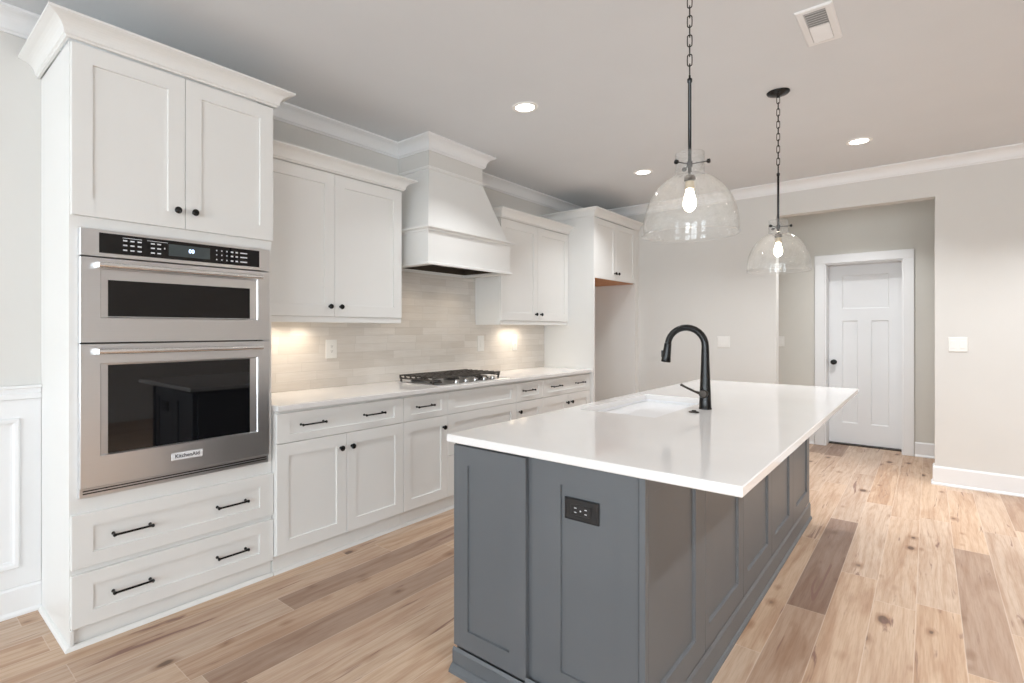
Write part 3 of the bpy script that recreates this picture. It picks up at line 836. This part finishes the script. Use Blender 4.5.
# ------------------------------------------------------------------ island
ix0, ix1, iy0, iy1 = 0.958, 3.820, -1.782, -2.546     # body: iy0 towards the wall run, iy1 under the overhang
t = thing('kitchen_island', 'dark gray panelled kitchen island base in the middle of the room', 'kitchen island', (2.39, -2.16, 0))
bf = ix0 + 0.020           # carcass face behind the front door
bm = B()
box(bm, bf, bf + 0.02, iy1 + 0.029, iy0, 0.0, 0.8835); box(bm, bf + 0.012, bf + 0.02, iy1 + 0.022, iy1 + 0.029, 0.0, 0.8835)
box(bm, ix1 - 0.02, ix1, iy1 + 0.022, iy0, 0.0, 0.8835)
box(bm, bf + 0.02, ix1 - 0.02, iy0 - 0.02, iy0, 0.0, 0.8835)
box(bm, bf + 0.02, ix1 - 0.02, iy1 + 0.024, iy1 + 0.044, 0.0, 0.8835)
box(bm, bf + 0.02, ix1 - 0.02, iy1 + 0.045, iy0 - 0.021, 0.08, 0.10)
obj('body', bm, 'island_gray', t)
bm = B(); panel(bm, FX(bf - 0.0005), -2.120, iy0, 0.095, 0.873, 0.0195, 0.070, 0.072); obj('door', bm, 'island_gray', t)
bm = B()
rings(bm, [rect(a, b_, c_, d_, w, FX(bf - 0.0005)) for a, b_, c_, d_, w in ((-2.5215, -2.138, 0.0, 0.8835, 0), (-2.5215, -2.138, 0.0, 0.8835, 0.006), (-2.520, -2.177, 0.0, 0.8835, 0.0065), (-2.520, -2.177, 0.0, 0.8835, 0.0075), (-2.456, -2.252, 0.179, 0.804, 0.0075), (-2.4545, -2.2535, 0.1805, 0.8025, -0.0015))])
ep = obj('end_panel', bm, 'island_gray', t)
bm = B(); box(bm, ix0, bf + 0.002, iy1 + 0.0, iy1 + 0.0185, 0.0, 0.8835, 0.002); box(bm, bf - 0.006, bf + 0.0, iy1 + 0.0187, iy1 + 0.0215, 0, 0.8835)
obj('corner_post', bm, 'island_gray', t)
# the long side: five sunk panels
def side_panel(x0, x1, r0, r1):
    bm = B(); fn = FY(iy1 + 0.0215)
    rings(bm, [rect(a, b_, c_, d_, w, fn) for a, b_, c_, d_, w in ((x0, x1, 0.1125, 0.8835, 0), (x0, x1, 0.1125, 0.8835, 0.020), (x0 + 0.0015, x1 - 0.0015, 0.114, 0.8835, 0.0215), (r0, r1, 0.200, 0.826, 0.0215), (r0 + 0.002, r1 - 0.002, 0.202, 0.824, 0.0195), (r0 + 0.006, r1 - 0.006, 0.206, 0.820, 0.0115))])
    obj('side_panel', bm, 'island_gray', t)
side_panel(bf + 0.003, 1.5180, 1.030, 1.409)
side_panel(1.5190, 2.0580, 1.560, 1.979)
side_panel(2.0590, 2.6360, 2.137, 2.553)
side_panel(2.6370, 3.2240, 2.719, 3.113)
side_panel(3.2250, ix1, 3.335, 3.732)
# plinth moulding all round
bm = B()
pl = [(0.0, 0.0), (0.029, 0.0), (0.027, 0.010), (0.012, 0.026), (0.006, 0.029), (0.006, 0.076), (0.0, 0.088)]
sweep(bm, pl, [(ix0 - 0.001, iy0 + 0.0005), (ix0 - 0.001, -2.1215)])
obj('plinth', bm, 'island_gray', t)
bm = B()
sweep(bm, [(0.0, 0.0), (0.017, 0.0), (0.016, 0.008), (0.010, 0.016), (0.007, 0.018), (0.007, 0.098), (0.001, 0.111), (0.0, 0.112)], [(ix0 - 0.001, -2.123), (ix0 - 0.001, iy1 - 0.0005), (ix1 + 0.0005, iy1 - 0.0005)])
obj('base_moulding', bm, 'island_gray', t)
# cabinet doors on the side facing the wall run
for i in range(5):
    a = ix0 + 0.03 + i * 0.56
    bm = B(); panel(bm, FYP(iy0 + 0.0005), a, a + 0.55, 0.10, 0.873, 0.0195, 0.065)
    d = obj('door', bm, 'island_gray', t)
    knob(d, a + (0.51 if i % 2 == 0 else 0.04), iy0 + 0.02, 0.80, (0, 1, 0))

# island outlet
o = thing('outlet_plate', 'black outlet plate set sideways on the gray island end panel', 'outlet', (bf, -2.328, 0.698))
fo = FX(bf - 0.001)
bm = B(); loft(bm, fo, -2.390, -2.268, 0.698, 0.7690, [(0, 0, 0.0), (0, 0, 0.006), (0.004, 0.004, 0.009)]); obj('cover', bm, 'black_plastic', o)
bm = B(); loft(bm, fo, -2.365, -2.293, 0.7165, 0.7505, [(0, 0, 0.0085), (0, 0, 0.0105), (0.001, 0.001, 0.0115)]); r_ = obj('receptacle', bm, 'black_plastic', o)
bm = B()
for cy in (-2.3475, -2.3105):
    for q in (-0.007, 0.007): loft(bm, fo, cy - 0.004, cy + 0.004, 0.7335 + q - 0.0013, 0.7335 + q + 0.0013, [(0, 0, 0.011), (0, 0, 0.0122)])
lathe(bm, [(0.0028, 0), (0.0028, 0.001), (0.0005, 0.0014)], fo(-2.329, 0.7335, 0.0112), (-1, 0, 0), 12)
obj('slots', bm, 'legend_white', r_)

# island worktop with a cutout for the sink
sx0, sx1, sy0, sy1 = 1.850, 2.690, -2.225, -1.836
bm = B(); U = (0.9386, 3.958, -2.8116, -1.7631)
def R(u, i, z): return rect(u[0] + i, u[1] - i, u[2] + i, u[3] - i, z, FZ(0))
S = (sx0, sx1, sy0, sy1)
rings(bm, [R(U, 0.003, 0.884), R(U, 0, 0.887), R(U, 0, 0.911), R(U, 0.003, 0.914), R(S, -0.002, 0.914), R(S, 0, 0.912), R(S, 0, 0.884)], closed=True)
tag(obj('island_worktop', bm, 'quartz', origin=(2.45, -2.29, 0.884)), 'large white quartz slab on the gray island with the sink cut into it', 'countertop')

# sink
t = thing('undermount_sink', 'white undermount sink set into the island worktop', 'sink', ((sx0 + sx1) / 2, (sy0 + sy1) / 2, 0.66))
bm = B()
def RR(i, z, rad, n=6):
    pts = []
    x0, x1, y0, y1 = sx0 + i, sx1 - i, sy0 + i, sy1 - i
    for cx, cy, a0 in ((x1 - rad, y1 - rad, 0), (x0 + rad, y1 - rad, 90), (x0 + rad, y0 + rad, 180), (x1 - rad, y0 + rad, 270)):
        for k_ in range(n + 1):
            a = math.radians(a0 + 90 * k_ / n); pts.append((cx + rad * math.cos(a), cy + rad * math.sin(a), z))
    return pts
rings(bm, [RR(-0.025, 0.870, 0.03), RR(-0.025, 0.8835, 0.03), RR(-0.004, 0.8835, 0.03), RR(-0.003, 0.875, 0.03), RR(0.006, 0.70, 0.04), RR(0.016, 0.683, 0.05), RR(0.04, 0.676, 0.05), RR(0.13, 0.674, 0.05)])
bmesh.ops.delete(bm, geom=[f for f in bm.faces if len(f.verts) > 4 and all(abs(v.co.z - 0.870) < 1e-4 for v in f.verts)], context='FACES')
rings(bm, [RR(-0.025, 0.870, 0.03), RR(-0.012, 0.868, 0.03), RR(-0.006, 0.69, 0.04), RR(0.03, 0.664, 0.05)])
obj('basin', bm, 'sink_white', t, smooth=True)
bm = B(); lathe(bm, [(0.055, 0), (0.055, 0.003), (0.046, 0.004), (0.040, 0.0025), (0.001, 0.0025)], (2.27, -2.03, 0.6745), (0, 0, 1), 28); obj('drain', bm, 'chrome', t, smooth=True)

# faucet
t = thing('kitchen_faucet', 'tall black gooseneck faucet standing behind the island sink', 'faucet', (2.283, -2.315, 0.914))
fxx, fy = 2.283, -2.315
bm = B(); lathe(bm, [(0.031, 0.0005), (0.031, 0.006), (0.029, 0.010), (0.0275, 0.05), (0.0265, 0.085), (0.026, 0.10), (0.0235, 0.16), (0.0205, 0.24), (0.0185, 0.31)], (fxx, fy, 0.914), (0, 0, 1), 32); obj('faucet_body', bm, 'black_metal', t, smooth=True)
bm = B(); R_ = 0.095; cyc, czc = fy + R_, 1.236; pts = [(fxx, fy, 1.2245), (fxx, fy, czc)]
for k_ in range(1, 15): 
    a = math.radians(180 - 12.3 * k_); pts.append((fxx, cyc + R_ * math.cos(a), czc + R_ * math.sin(a)))
tube(bm, pts, [0.0185, 0.018] + [0.0175 - 0.0001 * k_ for k_ in range(14)], 24); obj('gooseneck', bm, 'black_metal', t, smooth=True)
e_ = Vector(pts[-1]); dirn = (e_ - Vector(pts[-2])).normalized(); dirn = Vector((0, 0.12, -1)).normalized()
bm = B(); lathe(bm, [(0.0172, 0.0008), (0.0185, 0.006), (0.0195, 0.03), (0.0225, 0.075), (0.0245, 0.098), (0.0235, 0.102), (0.018, 0.1025), (0.001, 0.100)], e_, dirn, 24)
sh = obj('spray_head', bm, 'black_metal', t, smooth=True)
bm = B(); q_ = e_ + dirn * 0.060 + Vector((0, 0.0205, 0)); box(bm, q_.x - 0.008, q_.x + 0.008, q_.y - 0.003, q_.y + 0.006, q_.z - 0.018, q_.z + 0.020, 0.002); obj('spray_button', bm, 'black_plastic', sh)
bm = B(); lathe(bm, [(0.021, 0.0), (0.021, 0.020), (0.018, 0.024), (0.001, 0.025)], (fxx - 0.018, fy, 0.994), (-1, 0, 0), 24)
tube(bm, [(fxx - 0.034, fy + 0.006, 0.994), (fxx - 0.038, fy + 0.040, 1.004), (fxx - 0.042, fy + 0.080, 1.022), (fxx - 0.044, fy + 0.108, 1.036)], [0.0085, 0.006, 0.0058, 0.0068], 16)
obj('lever', bm, 'bronze', t, smooth=True)
bm = B(); lathe(bm, [(0.024, 0.0005), (0.024, 0.004), (0.020, 0.006), (0.011, 0.0065), (0.011, 0.010), (0.009, 0.012), (0.001, 0.0125)], (2.128, -2.309, 0.914), (0, 0, 1), 28)
tag(obj('sink_button', bm, 'bronze', smooth=True, origin=(2.128, -2.309, 0.914)), 'small round dark metal button on the island worktop beside the faucet', 'button')

# ------------------------------------------------------------------ pendants
def pendant(px, py, label, rod_top=2.284, dz=0.0):
    t = thing('pendant_light', label, 'pendant light', (px, py, 1.665), 'clear glass pendant lights over the island')
    bm = B(); lathe(bm, [(0.063, 0), (0.063, 0.004), (0.057, 0.012), (0.030, 0.022), (0.010, 0.026), (0.006, 0.034), (0.001, 0.035)], (px, py, CEIL - 0.0005), (0, 0, -1), 32); obj('canopy', bm, 'black_metal', t, smooth=True)
    bm = B(); z = rod_top + 0.012; n = 12; top = CEIL - 0.030
    pitch = (top - z) / n; h = pitch * 0.5 + 0.004; w = 0.0085
    for k_ in range(n):
        zc = z + pitch * (k_ + 0.5); c_ = math.cos(math.radians(90 * k_ + 20)); s_ = math.sin(math.radians(90 * k_ + 20)); lp = []
        ring = []
        for j in range(16):
            a = 2 * math.pi * j / 16
            dx = w * math.cos(a); dv_ = (h - w) * (1 if math.sin(a) > 0.01 else -1 if math.sin(a) < -0.01 else 0) + w * math.sin(a)
            ring.append(Vector((px + dx * c_, py + dx * s_, zc + dv_)))
        loops = []
        for j in range(16):
            tn = (ring[(j + 1) % 16] - ring[j - 1]).normalized(); nn = Vector((-s_, c_, 0)); bb = tn.cross(nn)
            loops.append([ring[j] + (nn * math.cos(q) + bb * math.sin(q)) * 0.0022 for q in (0, math.pi / 3, 2 * math.pi / 3, math.pi, 4 * math.pi / 3, 5 * math.pi / 3)])
        rings(bm, loops, closed=True)
    obj('chain', bm, 'black_metal', t, smooth=True)
    bm = B(); lathe(bm, [(0.0062, 1.905 + dz), (0.0062, rod_top - 0.02), (0.009, rod_top - 0.016), (0.009, rod_top - 0.004), (0.004, rod_top), (0.0035, rod_top + 0.010), (0.001, rod_top + 0.012)], (px, py, 0), (0, 0, 1), 16); obj('rod', bm, 'black_metal', t, smooth=True)
    # glass dome: outer and inner skin
    R0 = 0.171; zb_ = 1.700 + dz; H = 0.213
    prof = [(R0 + 0.001, 1.6705 + dz), (R0 + 0.005, 1.674 + dz), (R0 + 0.001, 1.679 + dz), (R0, 1.684 + dz), (R0, zb_)]
    for k_ in range(1, 17):
        a = math.radians(k_ / 16 * 74); prof.append((R0 * math.cos(a), zb_ + H * math.sin(a)))
    prof += [(0.0535, zb_ + H * math.sin(math.radians(74)) + 0.004), (0.0525, zb_ + 0.225), (0.0525, 1.986 + dz)]
    inner = [(r - 0.0028, z_ if i_ > 1 else z_ + 0.001) for i_, (r, z_) in enumerate(prof)]
    bm = B(); lathe(bm, prof + inner[::-1], (px, py, 0), (0, 0, 1), 64, closed=True); gl = obj('glass_shade', bm, 'clear_glass', t, smooth=True)
    for a in (35, 155, 275):
        c_, s_ = math.cos(math.radians(a)), math.sin(math.radians(a))
        bm = B(); lathe(bm, [(0.0022, 0.0065), (0.0022, 0.060), (0.0045, 0.061), (0.0085, 0.064), (0.0085, 0.072), (0.003, 0.074)], (px, py, 1.945 + dz), (c_, s_, 0), 12)
        obj('thumb_screw', bm, 'black_metal', t, smooth=True)
    bm = B(); lathe(bm, [(0.0065, 1.932), (0.0105, 1.935), (0.0105, 1.955), (0.0065, 1.958)], (px, py, dz), (0, 0, 1), 16, closed=True); obj('collar', bm, 'black_metal', t, smooth=True)
    bm = B(); lathe(bm, [(0.006, 1.904), (0.018, 1.900), (0.0215, 1.890), (0.0215, 1.882), (0.017, 1.880), (0.017, 1.8785)], (px, py, dz), (0, 0, 1), 24); s = obj('socket', bm, 'bronze', t, smooth=True)
    bm = B(); lathe(bm, [(0.0165, 1.878), (0.0165, 1.862), (0.018, 1.860), (0.018, 1.850), (0.0145, 1.847)], (px, py, dz), (0, 0, 1), 24); obj('socket_shell', bm, 'brass_socket', t, smooth=True)
    bm = B(); lathe(bm, [(0.013, 1.8465), (0.014, 1.838), (0.020, 1.818), (0.0235, 1.800), (0.0235, 1.788), (0.018, 1.772), (0.008, 1.763), (0.001, 1.761)], (px, py, dz), (0, 0, 1), 24); obj('bulb', bm, 'bulb_glow', t, smooth=True)
    return t


pendant(1.539, -2.482, 'clear glass dome pendant nearer the camera, chain running out of the photo top', 2.290, 0.013)
pendant(3.149, -2.480, 'farther clear glass dome pendant, its black canopy visible on the ceiling', 2.284, 0.007)

# ------------------------------------------------------------------ ceiling fittings
def downlight(x, y, label, power=14):
    t = thing('recessed_light', label, 'ceiling light', (x, y, CEIL - 0.006), 'recessed ceiling lights')
    bm = B(); lathe(bm, [(0.086, 0), (0.084, 0.004), (0.062, 0.006), (0.060, 0.0005)], (x, y, CEIL - 0.0003), (0, 0, -1), 36, closed=True); obj('trim_ring', bm, 'lamp_white', t, smooth=True)
    bm = B(); lathe(bm, [(0.0595, 0), (0.0595, 0.0025), (0.001, 0.003)], (x, y, CEIL - 0.0003), (0, 0, -1), 36); obj('lens', bm, 'downlight_lens', t, smooth=True)
    l = bpy.data.lights.new('downlight_lamp', 'AREA'); l.shape = 'DISK'; l.size = 0.12; l.energy = power; l.color = (0.97, 0.985, 1.0); l.spread = math.radians(118)
    lo = bpy.data.objects.new('downlight_lamp', l); COL.objects.link(lo); lo.location = (x, y, CEIL - 0.012)
    return t


downlight(2.301, -1.188, 'recessed ceiling light nearest the range hood', 7)
downlight(4.204, -1.190, 'recessed ceiling light in front of the refrigerator enclosure', 9)
downlight(4.524, -2.770, 'recessed ceiling light right of the farther pendant, near the hallway')
downlight(5.80, -2.62, 'recessed ceiling light inside the hallway', 13)
downlight(0.60, -4.30, 'added fill light in the ceiling, out of view behind the camera side of the island', 21)  # this and the next two are added fixtures that brighten floor and ceiling
downlight(2.60, -4.30, 'added fill light in the ceiling, out of view off to the right of the island', 21)
downlight(4.52, -4.40, 'added fill light in the ceiling, out of view in the far right corner of the room', 21)

t = thing('ceiling_vent', 'white metal air vent in the ceiling above the island', 'air vent', (2.47, -2.775, CEIL - 0.01))
vx0, vx1, vy0, vy1 = 2.270, 2.648, -2.853, -2.707
fz = FZD(CEIL - 0.0005)
bm = B()
V0 = (vx0, vx1, vy0, vy1)
rings(bm, [rect(V0[0] + i, V0[1] - i, V0[2] + i, V0[3] - i, w, fz) for i, w in ((0, 0), (0, 0.004), (0.006, 0.009), (0.030, 0.009), (0.032, 0.004), (0.032, 0.0))], closed=True)
obj('frame', bm, 'trim_white', t)
bm = B(); box(bm, vx0 + 0.033, vx1 - 0.033, vy0 + 0.033, vy1 - 0.033, CEIL - 0.002, CEIL - 0.0008); obj('duct_back', bm, 'vent_gray', t)
n = 14; xs = (vx1 - vx0 - 0.07) / n
for i in range(n):
    x = vx0 + 0.035 + (i + 0.5) * xs; s = -1 if i < n // 2 else 1
    bm = B(); dx = 0.0095
    rings(bm, [[(x - dx, y, CEIL - (0.003 if s > 0 else 0.0095)), (x - dx, y, CEIL - (0.0042 if s > 0 else 0.0107)), (x + dx, y, CEIL - (0.0107 if s > 0 else 0.0042)), (x + dx, y, CEIL - (0.0095 if s > 0 else 0.003))] for y in (vy0 + 0.033, vy1 - 0.033)])
    obj('louver', bm, 'trim_white', t)
